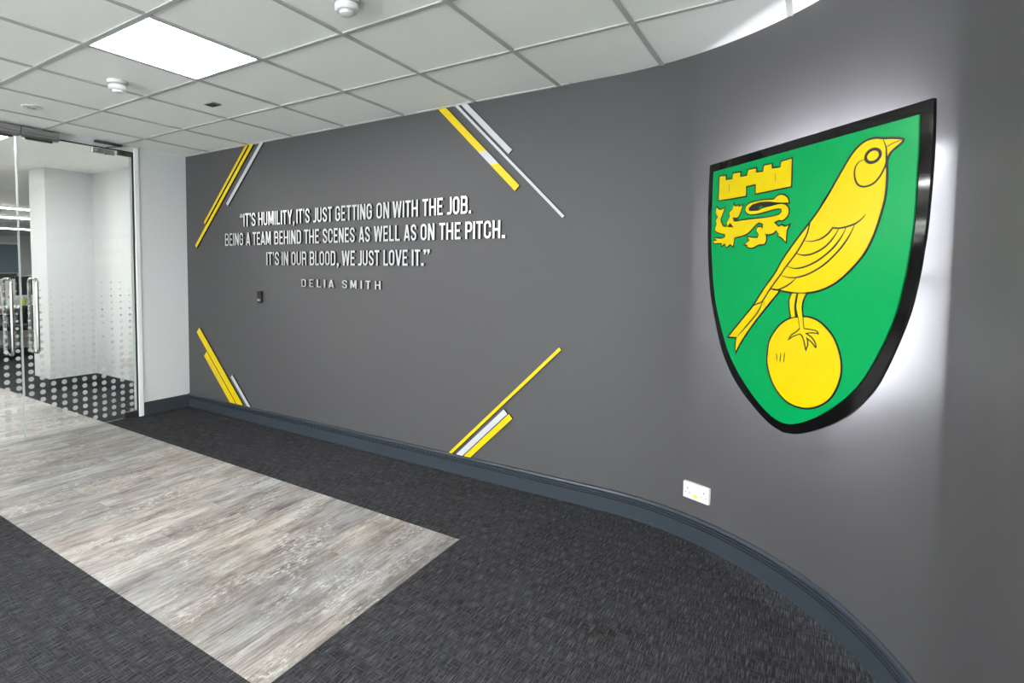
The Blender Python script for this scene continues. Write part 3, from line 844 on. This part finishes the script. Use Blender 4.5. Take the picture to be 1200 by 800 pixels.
ART = {
    'BIRD': [(0.1418,-0.2823),(0.1841,-0.229),(0.2242,-0.1708),(0.2627,-0.1179),(0.2912,-0.0915),(0.3225,-0.0769),(0.3566,-0.077),(0.381,-0.0841),(0.4162,-0.0913),(0.4447,-0.0998),(0.4504,-0.1047),(0.4454,-0.1138),(0.4237,-0.1269),(0.4084,-0.1391),(0.4022,-0.1526),(0.3988,-0.1657),(0.4017,-0.1991),(0.4014,-0.2484),(0.3966,-0.292),(0.3828,-0.3463),(0.3724,-0.3793),(0.3582,-0.4154),(0.3331,-0.4599),(0.2955,-0.5033),(0.244,-0.549),(0.195,-0.5779),(0.1291,-0.599),(0.058,-0.6064),(0.0047,-0.6034),(-0.0391,-0.5985),(-0.037,-0.6003),(-0.115,-0.6789),(-0.1884,-0.7571),(-0.2588,-0.8448),(-0.2876,-0.8932),(-0.2954,-0.8664),(-0.2896,-0.824),(-0.3494,-0.8288),(-0.2788,-0.7593),(-0.2278,-0.7092),(-0.1893,-0.6707),(-0.1264,-0.5924),(-0.0696,-0.5291),(-0.0259,-0.467),(0.0465,-0.386),(0.0979,-0.3346),(0.1465,-0.2801),(0.1952,-0.2151)],
    'WINGEDGE': [(0.0994,-0.3364),(0.0906,-0.371),(0.0763,-0.3989),(0.0386,-0.45),(-0.0085,-0.5001),(-0.0399,-0.5369),(-0.0914,-0.5942),(-0.1338,-0.6479),(-0.1612,-0.6599),(-0.1893,-0.6707)],
    'F1': [(0.075,-0.4017),(0.1121,-0.406),(0.1527,-0.3993),(0.1847,-0.3816),(0.2029,-0.362),(0.2344,-0.3656),(0.2704,-0.361),(0.2991,-0.3526),(0.3211,-0.338),(0.3316,-0.3252)],
    'F2': [(0.0386,-0.4482),(0.0722,-0.4575),(0.1146,-0.4541),(0.1678,-0.4329),(0.205,-0.4015),(0.2283,-0.3679)],
    'F3': [(-0.0085,-0.5001),(0.038,-0.5086),(0.0889,-0.5012),(0.1434,-0.4796),(0.2007,-0.4418),(0.2393,-0.4003),(0.2576,-0.367)],
    'F4': [(-0.0399,-0.5369),(0.0248,-0.546),(0.0976,-0.532),(0.1711,-0.4962),(0.2324,-0.4452),(0.2722,-0.3965),(0.2924,-0.3563)],
    'F5': [(-0.0914,-0.5942),(-0.0596,-0.597),(-0.0275,-0.5894),(0.0108,-0.5715),(0.0438,-0.5484)],
    'F6': [(-0.0926,-0.5934),(-0.0597,-0.5957),(-0.0339,-0.6002)],
    'TAIL1': [(-0.129,-0.6475),(-0.1592,-0.6978),(-0.2037,-0.7433),(-0.2874,-0.8221)],
    'TAIL2': [(-0.1248,-0.6497),(-0.1138,-0.6763)],
    'BEAK1': [(0.381,-0.0841),(0.3891,-0.1035),(0.3947,-0.1211),(0.3964,-0.1433),(0.3974,-0.1627),(0.392,-0.181),(0.3756,-0.2088),(0.3523,-0.2278),(0.3211,-0.2321),(0.2959,-0.22),(0.2833,-0.1919),(0.2837,-0.1627),(0.2972,-0.1447),(0.3176,-0.141)],
    'BEAK2': [(0.3933,-0.1164),(0.4171,-0.1083),(0.4449,-0.1046)],
    'LEGL': [(0.0243,-0.6087),(0.0542,-0.607),(0.0437,-0.6454),(0.043,-0.6683),(0.0531,-0.6969),(0.0253,-0.7042),(0.0164,-0.6667),(0.0134,-0.6361)],
    'LEGR': [(0.058,-0.6067),(0.0999,-0.6051),(0.086,-0.6312),(0.0811,-0.6613),(0.0861,-0.6944),(0.0931,-0.7402),(0.0731,-0.7426),(0.0626,-0.696),(0.0528,-0.6636),(0.0533,-0.6447)],
    'LEGGAP': [(0.0508,-0.6071),(0.0589,-0.6067),(0.0533,-0.6447),(0.0528,-0.6636),(0.0637,-0.6974),(0.0494,-0.6988),(0.042,-0.6683),(0.0427,-0.6455)],
    'FOOT': [(0.0722,-0.7427),(0.0563,-0.7571),(0.0328,-0.7724),(0.0191,-0.7935),(0.0381,-0.7793),(0.0664,-0.7672),(0.0805,-0.7661),(0.093,-0.7831),(0.1013,-0.8079),(0.1067,-0.8227),(0.1146,-0.8003),(0.1129,-0.784),(0.1079,-0.7754),(0.1321,-0.7885),(0.1507,-0.8058),(0.1541,-0.8035),(0.1451,-0.783),(0.1265,-0.7673),(0.1033,-0.7586),(0.1347,-0.7523),(0.1611,-0.7525),(0.1518,-0.7429),(0.1206,-0.7406),(0.0941,-0.7408)],
    'BALL': [(0.0815,-0.6949),(0.0244,-0.7051),(-0.0345,-0.7418),(-0.0844,-0.8081),(-0.0947,-0.8747),(-0.0952,-0.8874),(-0.0881,-0.9242),(-0.0596,-0.9832),(-0.008,-1.0297),(0.0467,-1.0497),(0.1102,-1.0481),(0.1691,-1.0274),(0.2184,-0.9905),(0.2486,-0.9432),(0.2643,-0.8889),(0.2635,-0.843),(0.252,-0.8036),(0.2243,-0.7541),(0.1719,-0.711),(0.1272,-0.6958)],
    'TICK1': [(0.0009,-0.8472),(-0.0006,-0.8709),(-0.003,-0.8896)],
    'TICK2': [(-0.02,-0.8522),(-0.0204,-0.8717),(-0.0221,-0.8915)],
    'TICK3': [(-0.0434,-0.8587),(-0.0398,-0.8725),(-0.0376,-0.888)],
    'CASTLE': [(-0.448,-0.0673),(-0.3975,-0.0708),(-0.3964,-0.0916),(-0.3554,-0.0946),(-0.3519,-0.0699),(-0.2959,-0.0728),(-0.2975,-0.093),(-0.2588,-0.0954),(-0.2512,-0.0711),(-0.197,-0.0732),(-0.1977,-0.0921),(-0.1595,-0.0942),(-0.1559,-0.0698),(-0.1066,-0.0716),(-0.1055,-0.0912),(-0.0634,-0.0945),(-0.0586,-0.073),(0.0008,-0.0703),(0.0018,-0.1848),(-0.1995,-0.187),(-0.2016,-0.1462),(-0.2561,-0.1464),(-0.2556,-0.1892),(-0.448,-0.1857)],
    'CT1': [(-0.3735,-0.1174),(-0.3717,-0.1528)],
    'CT2': [(-0.0864,-0.1188),(-0.0849,-0.1474)],
    'L_PAW': [(-0.459,-0.2143),(-0.4355,-0.2298),(-0.4024,-0.2253),(-0.4161,-0.2513),(-0.43,-0.2763),(-0.4133,-0.3038),(-0.3907,-0.3151),(-0.3583,-0.3172),(-0.3276,-0.3541),(-0.4011,-0.345),(-0.4529,-0.3309),(-0.4662,-0.3168),(-0.4548,-0.2943),(-0.463,-0.277),(-0.4461,-0.2618),(-0.4628,-0.2405)],
    'L_HEAD': [(-0.3377,-0.2153),(-0.3248,-0.2267),(-0.3065,-0.2211),(-0.3032,-0.2315),(-0.2815,-0.2262),(-0.2894,-0.2502),(-0.3082,-0.2766),(-0.3411,-0.2771),(-0.3336,-0.2935),(-0.3091,-0.2954),(-0.3195,-0.3292),(-0.3678,-0.3198),(-0.381,-0.2931),(-0.3608,-0.269),(-0.3666,-0.2493),(-0.3433,-0.2356)],
    'L_BODY': [(-0.3927,-0.315),(-0.3119,-0.2951),(-0.2092,-0.2939),(-0.1264,-0.2947),(-0.0796,-0.2929),(-0.0495,-0.2898),(-0.0303,-0.3026),(-0.0709,-0.3134),(-0.0858,-0.3209),(-0.0813,-0.3326),(-0.0913,-0.3635),(-0.127,-0.3616),(-0.1439,-0.346),(-0.1453,-0.3195),(-0.1745,-0.3115),(-0.2073,-0.3302),(-0.2409,-0.3525),(-0.2853,-0.3625),(-0.327,-0.3668),(-0.3279,-0.3857),(-0.3344,-0.4058),(-0.3514,-0.3944),(-0.378,-0.4084),(-0.3888,-0.3898),(-0.4133,-0.4007),(-0.409,-0.3871),(-0.4658,-0.385),(-0.4716,-0.3747),(-0.4454,-0.3758),(-0.4671,-0.3602),(-0.4201,-0.3676),(-0.3903,-0.3605),(-0.3862,-0.3445),(-0.4218,-0.336)],
    'L_HIND': [(-0.1776,-0.3321),(-0.1526,-0.3349),(-0.1308,-0.3643),(-0.1256,-0.3879),(-0.1368,-0.4039),(-0.1696,-0.4057),(-0.2071,-0.4177),(-0.2379,-0.412),(-0.2339,-0.4035),(-0.2535,-0.401),(-0.2302,-0.3896),(-0.2218,-0.3839),(-0.2374,-0.3698),(-0.205,-0.3755),(-0.1752,-0.3775),(-0.1677,-0.3624),(-0.1853,-0.3447)],
    'L_REAR': [(-0.1333,-0.3175),(-0.0859,-0.3186),(-0.0582,-0.3387),(-0.0398,-0.3332),(-0.0246,-0.342),(-0.0031,-0.3362),(-0.0149,-0.3593),(-0.0164,-0.4009),(-0.0372,-0.3832),(-0.0563,-0.375),(-0.0529,-0.3684),(-0.0705,-0.3493),(-0.0913,-0.3635),(-0.1229,-0.3636)],
    'L_TAIL': [(-0.0909,-0.2234),(-0.0761,-0.2137),(-0.0574,-0.2092),(-0.0349,-0.2142),(-0.0175,-0.2262),(-0.0101,-0.2447),(-0.0596,-0.2393),(-0.1061,-0.2302),(-0.1543,-0.2249),(-0.2125,-0.2304),(-0.2362,-0.2419),(-0.2302,-0.2558),(-0.1772,-0.2597),(-0.1529,-0.2526),(-0.1051,-0.2493),(-0.0592,-0.2461),(-0.0293,-0.2515),(-0.0125,-0.2665),(-0.0087,-0.2851),(-0.018,-0.3008),(-0.0408,-0.3129),(-0.0713,-0.3049),(-0.057,-0.2891),(-0.0426,-0.2792),(-0.0462,-0.2665),(-0.0735,-0.2622),(-0.1359,-0.2677),(-0.1933,-0.2725),(-0.2366,-0.2674),(-0.2567,-0.2533),(-0.2541,-0.2352),(-0.2302,-0.2225),(-0.171,-0.2189),(-0.1223,-0.2209)],
    'L_DARK': [(-0.2361,-0.2431),(-0.2109,-0.2288),(-0.1625,-0.224),(-0.1061,-0.2302),(-0.0672,-0.2385),(-0.1051,-0.2493),(-0.141,-0.2468),(-0.1617,-0.2399),(-0.1777,-0.2501),(-0.1772,-0.2597),(-0.2302,-0.2558)],
    'L_DARK2': [(-0.3413,-0.2739),(-0.3082,-0.2766),(-0.3119,-0.2951),(-0.331,-0.2905)],
    'L_DARK3': [(-0.3778,-0.3159),(-0.3544,-0.2983),(-0.3323,-0.3189)],
}


LW = 0.0062
def art(name, fill, lines, parent=crest, mt='yellow', h=0.005, lw=LW):
    """yellow shape cut from thin sheet with black outline lines as its sub-part"""
    b = MB()
    for poly in fill: b.prism(poly, h, h + 0.0012, crest3)
    o = b.build(name, M[mt], parent=parent)
    if lines:
        l = MB()
        for pts, closed, w, taper in lines:
            l.band(pts, w, h + 0.0004, h + 0.0018, crest3, closed, taper=taper)
        l.build('outline', M['ink'], parent=o)
    return o
S = lambda k, sub=4, corner=48: smooth_poly(ART[k], True, sub, corner)
Lx = lambda k, sub=4: smooth_poly(ART[k], False, sub, 48)
bird = S('BIRD')
lines = [(bird, True, 0.0074, False), (Lx('WINGEDGE'), False, LW, False)]
for k in ('F1', 'F2', 'F3', 'F4', 'F5', 'F6', 'TAIL1', 'BEAK1', 'BEAK2'): lines.append((Lx(k), False, LW if k != 'BEAK2' else 0.003, True))
lines.append((Lx('TAIL2'), False, 0.002, True))
ell = lambda rx, ry, n=36: [(0.3486 + rx * math.cos(2 * math.pi * k / n), -0.1342 + ry * math.sin(2 * math.pi * k / n)) for k in range(n)]
lines.append((ell(0.0265, 0.0215), True, 0.0105, False))
bo = art('bird', [bird], lines)
bo['label'] = 'yellow bird with black feather lines'
# legs are part of the bird and come in front of the ball
ball = S('BALL', 5, 80)
ao = art('ball', [ball], [(ball, True, 0.0074, False)] + [(Lx(k), False, 0.0040, True) for k in ('TICK1', 'TICK2', 'TICK3')])
ao['label'] = 'plain yellow ball under the bird'
lg = MB()
for n_, k in enumerate(('LEGL', 'LEGR')): lg.prism(S(k), 0.0050, 0.0070 + 0.0002 * n_, crest3)
lo = lg.build('legs', M['yellow'], parent=crest)
ll = MB()
for k, a in (('LEGL', None), ('LEGR', None)):
    pass
ll.prism(S('LEGGAP'), 0.0050, 0.0078, crest3)
P_ = ART['LEGL']; ll.band(smooth_poly([P_[5], P_[6], P_[7], P_[0]], False), 0.0056, 0.006, 0.0078, crest3)
P_ = ART['LEGR']; ll.band(smooth_poly(P_[1:5], False), 0.0056, 0.006, 0.0078, crest3)
ll.band(smooth_poly(P_[4:6], False), 0.0022, 0.006, 0.0078, crest3)
ll.band(smooth_poly(P_[6:8], False), 0.0022, 0.006, 0.0078, crest3)
ll.band(smooth_poly(ART['FOOT'], False, 3, 60), 0.0042, 0.0062, 0.0078, crest3)
ll.build('leg_outline', M['ink'], parent=lo)
cas = ART['CASTLE']
co = art('castle', [cas], [(cas, True, LW, False), (ART['CT1'], False, 0.0018, False), (ART['CT2'], False, 0.0018, False)])
co['label'] = 'yellow battlemented castle wall'
# the lion: black silhouette just behind the yellow pieces
lk_ = ('L_TAIL', 'L_PAW', 'L_HEAD', 'L_BODY', 'L_HIND', 'L_REAR')
fill = MB(); blk = MB()
for n_, k in enumerate(lk_):
    q = S(k, 3, 60)
    fill.prism(q, 0.005, 0.0066 + 0.0002 * n_, crest3)
    blk.band(q, 0.0125, 0.005, 0.0056 + 0.0001 * n_, crest3, True)
li_ = fill.build('lion', M['yellow'], parent=crest); li_['label'] = 'yellow heraldic lion under the castle'
for k in ('L_DARK', 'L_DARK2', 'L_DARK3'):
    blk.prism(ART[k], 0.005, 0.0084, crest3)
blk.build('outline', M['ink'], parent=li_)
# stand-off pegs and the light tape behind
def crest_world(a, h): return (MX + cr * a + sr * h, MY + sr * a - cr * h)
for a, z in ((-0.40, -0.12), (0.40, -0.12), (-0.38, -0.55), (0.38, -0.55), (0.0, -0.08), (0.0, -1.0)):
    dpt = wall_gap(*crest_world(a, -0.012))
    MB().lathe([(0.011, 0.012), (0.011, 0.012 + dpt + 0.03)], 16, (a, 0.0, z), 'y').build('standoff', M['satin'], parent=crest, smooth=40)
tp = half([(.30, -.16), (.30, -.25), (.30, -.37), (.295, -.50), (.28, -.64), (.23, -.80), (.15, -.91), (.07, -.975), (0, -.995)])
tb = MB(); tb.band(tp, 0.012, -0.016, -0.012, crest3, True)
tb.build('light_tape', M['tape'], parent=crest)
tb = MB(); tb.band([(0, -.20), (0, -.90)], 0.05, -0.016, -0.012, crest3)
tb.build('light_tape', M['tape'], parent=crest)
tb = MB(); tb.band([(-.42, -.14), (.42, -.14)], 0.024, -0.016, -0.012, crest3)
tb.build('light_tape', M['tape'], parent=crest)

# ------------------------------------------------------------------ double socket and card reader
def socket(name, loc, rot, label, detail=True):
    t = thing(name, label, 'socket', loc, rot)
    w, hh = 0.073, 0.043
    MB().box((-w, -0.009, -hh), (w, 0.012, hh)).build('faceplate', M['plastic'], parent=t, bevel=0.003)
    if not detail: return t
    for s in (-1, 1):
        MB().box((s * 0.018 - 0.008, -0.0125, 0.006), (s * 0.018 + 0.008, -0.008, 0.021)).build('switch', M['plastic'], parent=t, bevel=0.0012)
        pn = MB()
        pn.box((s * 0.046 - 0.0022, -0.0094, 0.006), (s * 0.046 + 0.0022, -0.0085, 0.015))
        pn.box((s * 0.046 - 0.0145, -0.0094, -0.014), (s * 0.046 - 0.0085, -0.0085, -0.0105))
        pn.box((s * 0.046 + 0.0085, -0.0094, -0.014), (s * 0.046 + 0.0145, -0.0085, -0.0105))
        pn.build('pin_holes', M['dark_edge'], parent=t)
    MB().box((-0.012, -0.0096, -0.028), (0.010, -0.0088, -0.014)).build('sticker', M['lime'], parent=t)['label'] = 'yellow-green test sticker'
    return t
sa = math.atan2(2.975 - 3.032, -0.386 + 0.521)
nx, ny = math.sin(sa), -math.cos(sa)
sx_, sy_ = -0.4537, 3.0036
gp = wall_gap(sx_, sy_)
socket('wall_socket', (sx_ - nx * (gp - 0.0095), sy_ - ny * (gp - 0.0095), 0.2705), sa, 'white double wall socket with a yellow sticker, low on the curved wall')
socket('wall_socket', (-6.55, 3.076, 0.36), 0.0, 'white wall socket low on the office wall, seen through the glass doors')
t = thing('card_reader', 'small black card reader on the grey wall under the quote', 'card reader', (-4.170, YW, 1.110))
MB().prism([(-.030, .012), (-.022, 0.004), (-.010, 0.0), (.010, 0.0), (.022, .004), (.030, .012), (.030, .108), (-.030, .108)], 0.0, 0.022, lambda a, b, h: (a, -h, b)).build('reader_body', M['black_plastic'], parent=t, bevel=0.002)
MB().box((-.022, -0.0235, .020), (.012, -0.022, .036)).build('badge', M['plastic_grey'], parent=t, bevel=0.0005)

# ------------------------------------------------------------------ office seen through the glass
def linear_light(x, y0, y1, z, label):
    t = thing('linear_light', label, 'ceiling light', (x, (y0 + y1) / 2, z), 0, 'long office ceiling lights')
    w = (y1 - y0) / 2
    MB().box((-0.09, -w, 0.0), (0.09, w, 0.03)).build('housing', M['gloss_white'], parent=t)
    MB().box((-0.08, -w + 0.01, -0.012), (0.08, w - 0.01, 0.0)).build('diffuser', M['office_panel'], parent=t, bevel=0.003)
linear_light(-12.6, 1.0, 6.0, HT - 0.03, 'long bright office ceiling light beyond the glass, nearest of three')
linear_light(-15.0, 1.0, 6.0, HT - 0.03, 'long bright office ceiling light beyond the glass, second of three')
linear_light(-19.4, 1.0, 8.0, HT - 0.03, 'long dim office ceiling light beyond the glass, farthest of three')
t = thing('window_blind', 'blue grey blind across the far office wall, seen through the glass', 'blind', (-23.98, 4.3, 1.20))
MB().box((-0.02, -3.4, 0.0), (0.03, 3.4, 1.0)).build('fabric', M['blind'], parent=t)
MB().box((-0.02, -3.45, 1.0), (0.06, 3.45, 1.07)).build('head_rail', M['gloss_white'], parent=t)

def desk(x, y0, y1, label):
    t = thing('desk', label, 'desk', (x, (y0 + y1) / 2, 0.0), 0, 'white office desks')
    w = (y1 - y0) / 2
    MB().box((-0.40, -w, 0.715), (0.40, w, 0.742)).build('desktop', M['desk'], parent=t, bevel=0.003)
    for sx in (-0.35, 0.35):
        for sy in (-w + 0.05, w - 0.05):
            MB().box((sx - 0.025, sy - 0.025, 0.0), (sx + 0.025, sy + 0.025, 0.715)).build('leg', M['satin'], parent=t)
    MB().box((-0.38, -w + 0.08, 0.40), (-0.36, w - 0.08, 0.715)).build('modesty_panel', M['desk'], parent=t)
    s = thing('desk_screen', 'white ' + 'divider screen behind the ' + ('nearer' if x > -13 else 'farther') + ' office desk', 'screen', (x - 0.45, (y0 + y1) / 2, 0.0), 0, 'office divider screens')
    MB().box((-0.018, -w, 0.05), (0.018, w * 0.98, 1.20)).build('panel', M['desk'], parent=s, bevel=0.004)
    for q in (-w + 0.1, w - 0.15): MB().box((-0.02, q - 0.03, 0.0), (0.02, q + 0.03, 0.05)).build('foot', M['satin'], parent=s)
desk(-11.4, 2.4, 4.2, 'white office desk with screen beyond the glass doors, nearest the walkway')
desk(-15.2, 3.2, 6.6, 'white office desk with screen, farther one beyond the glass doors')

def monitor(x, y, z, rot, label, s=1.0):
    t = thing('monitor', label, 'monitor', (x, y, z), rot, 'office monitors')
    MB().box((-0.018, -0.27 * s, 0.19), (0.018, 0.27 * s, 0.52)).build('screen', M['screen'], parent=t, bevel=0.006)
    MB().box((-0.045, -0.025, 0.01), (-0.018, 0.025, 0.34)).build('stand', M['black_plastic'], parent=t, bevel=0.003)
    MB().box((-0.11, -0.12, 0.0), (0.08, 0.12, 0.012)).build('foot', M['black_plastic'], parent=t, bevel=0.003)
monitor(-11.3, 3.78, 0.742, 0.0, 'dark monitor on the nearer office desk, beside the door handle in view', 0.72)
monitor(-15.1, 4.55, 0.742, 0.0, 'dark monitor on the farther office desk, right one of two')
monitor(-15.1, 3.75, 0.742, 0.1, 'dark monitor on the farther office desk, left one of two')

def office_chair(x, y, rot, label):
    t = thing('office_chair', label, 'chair', (x, y, 0.0), rot, 'black office chairs')
    base = MB()
    for k in range(5):
        a = 2 * math.pi * k / 5
        base.tube([(0, 0, 0.10), (0.16 * math.cos(a), 0.16 * math.sin(a), 0.085), (0.30 * math.cos(a), 0.30 * math.sin(a), 0.065)], [0.03, 0.024, 0.016], 8)
    base.build('star_base', M['black_plastic'], parent=t, smooth=50)
    for k in range(5):
        a = 2 * math.pi * k / 5
        MB().lathe([(0.028, -0.02), (0.03, 0.0), (0.028, 0.02)], 14, (0.30 * math.cos(a), 0.30 * math.sin(a), 0.03), 'x').build('castor', M['black_plastic'], parent=t, smooth=40)
    MB().lathe([(0.028, 0.09), (0.028, 0.42)], 14).build('gas_lift', M['satin'], parent=t, smooth=40)
    MB().box((-0.25, -0.25, 0.42), (0.25, 0.25, 0.50)).build('seat', M['chair'], parent=t, bevel=0.035, seg=4)
    MB().prism([(0.20, 0.52), (0.27, 0.54), (0.31, 0.80), (0.26, 0.82)], -0.22, 0.22, lambda a, b, h: (a, h, b)).build('backrest', M['chair'], parent=t, bevel=0.02, seg=3)
    MB().tube([(0.10, 0, 0.44), (0.26, 0, 0.46), (0.29, 0, 0.66)], 0.02, 8).build('back_support', M['black_plastic'], parent=t, smooth=50)
    for s in (-1, 1):
        MB().tube([(0.05, s * 0.26, 0.46), (0.05, s * 0.29, 0.66), (-0.12, s * 0.29, 0.67), (0.16, s * 0.29, 0.67)], 0.016, 8).build('armrest', M['black_plastic'], parent=t, smooth=50)
office_chair(-10.6, 3.36, 0.5, 'black office chair at the nearer desk beyond the glass doors')
office_chair(-10.1, 2.55, 0.7, 'black office chair pulled out left of the nearer office desk')
t = thing('drawer_unit', 'grey drawer pedestal under the nearer office desk', 'drawers', (-11.25, 3.72, 0.0))
MB().box((-0.25, -0.20, 0.02), (0.25, 0.20, 0.60)).build('cabinet', M['drawer'], parent=t, bevel=0.004)
for k in range(3):
    d_ = MB().box((0.25, -0.19, 0.05 + k * 0.18), (0.266, 0.19, 0.22 + k * 0.18)).build('drawer', M['desk'], parent=t, bevel=0.003)
    MB().box((0.266, -0.06, 0.17 + k * 0.18), (0.278, 0.06, 0.182 + k * 0.18)).build('handle', M['dark_steel'], parent=d_)
def bottle(x, y, z, m, cap, label, r=0.035, h=0.17):
    t = thing('bottle', label, 'bottle', (x, y, z), 0, 'bottles on the office desk')
    MB().lathe([(r * 0.9, 0.0), (r, 0.01), (r, h * 0.7), (r * 0.45, h * 0.88), (r * 0.42, h * 0.92)], 18).build('body', M[m], parent=t, smooth=40)
    MB().lathe([(r * 0.55, h * 0.92), (r * 0.55, h * 1.1)], 18).build('cap', M[cap], parent=t, smooth=40)
bottle(-11.1, 3.62, 0.742, 'lime', 'plastic', 'small yellow-green bottle with white cap on the office desk')
bottle(-11.1, 3.44, 0.742, 'mint', 'pink', 'pale bottle with pink cap on the office desk')
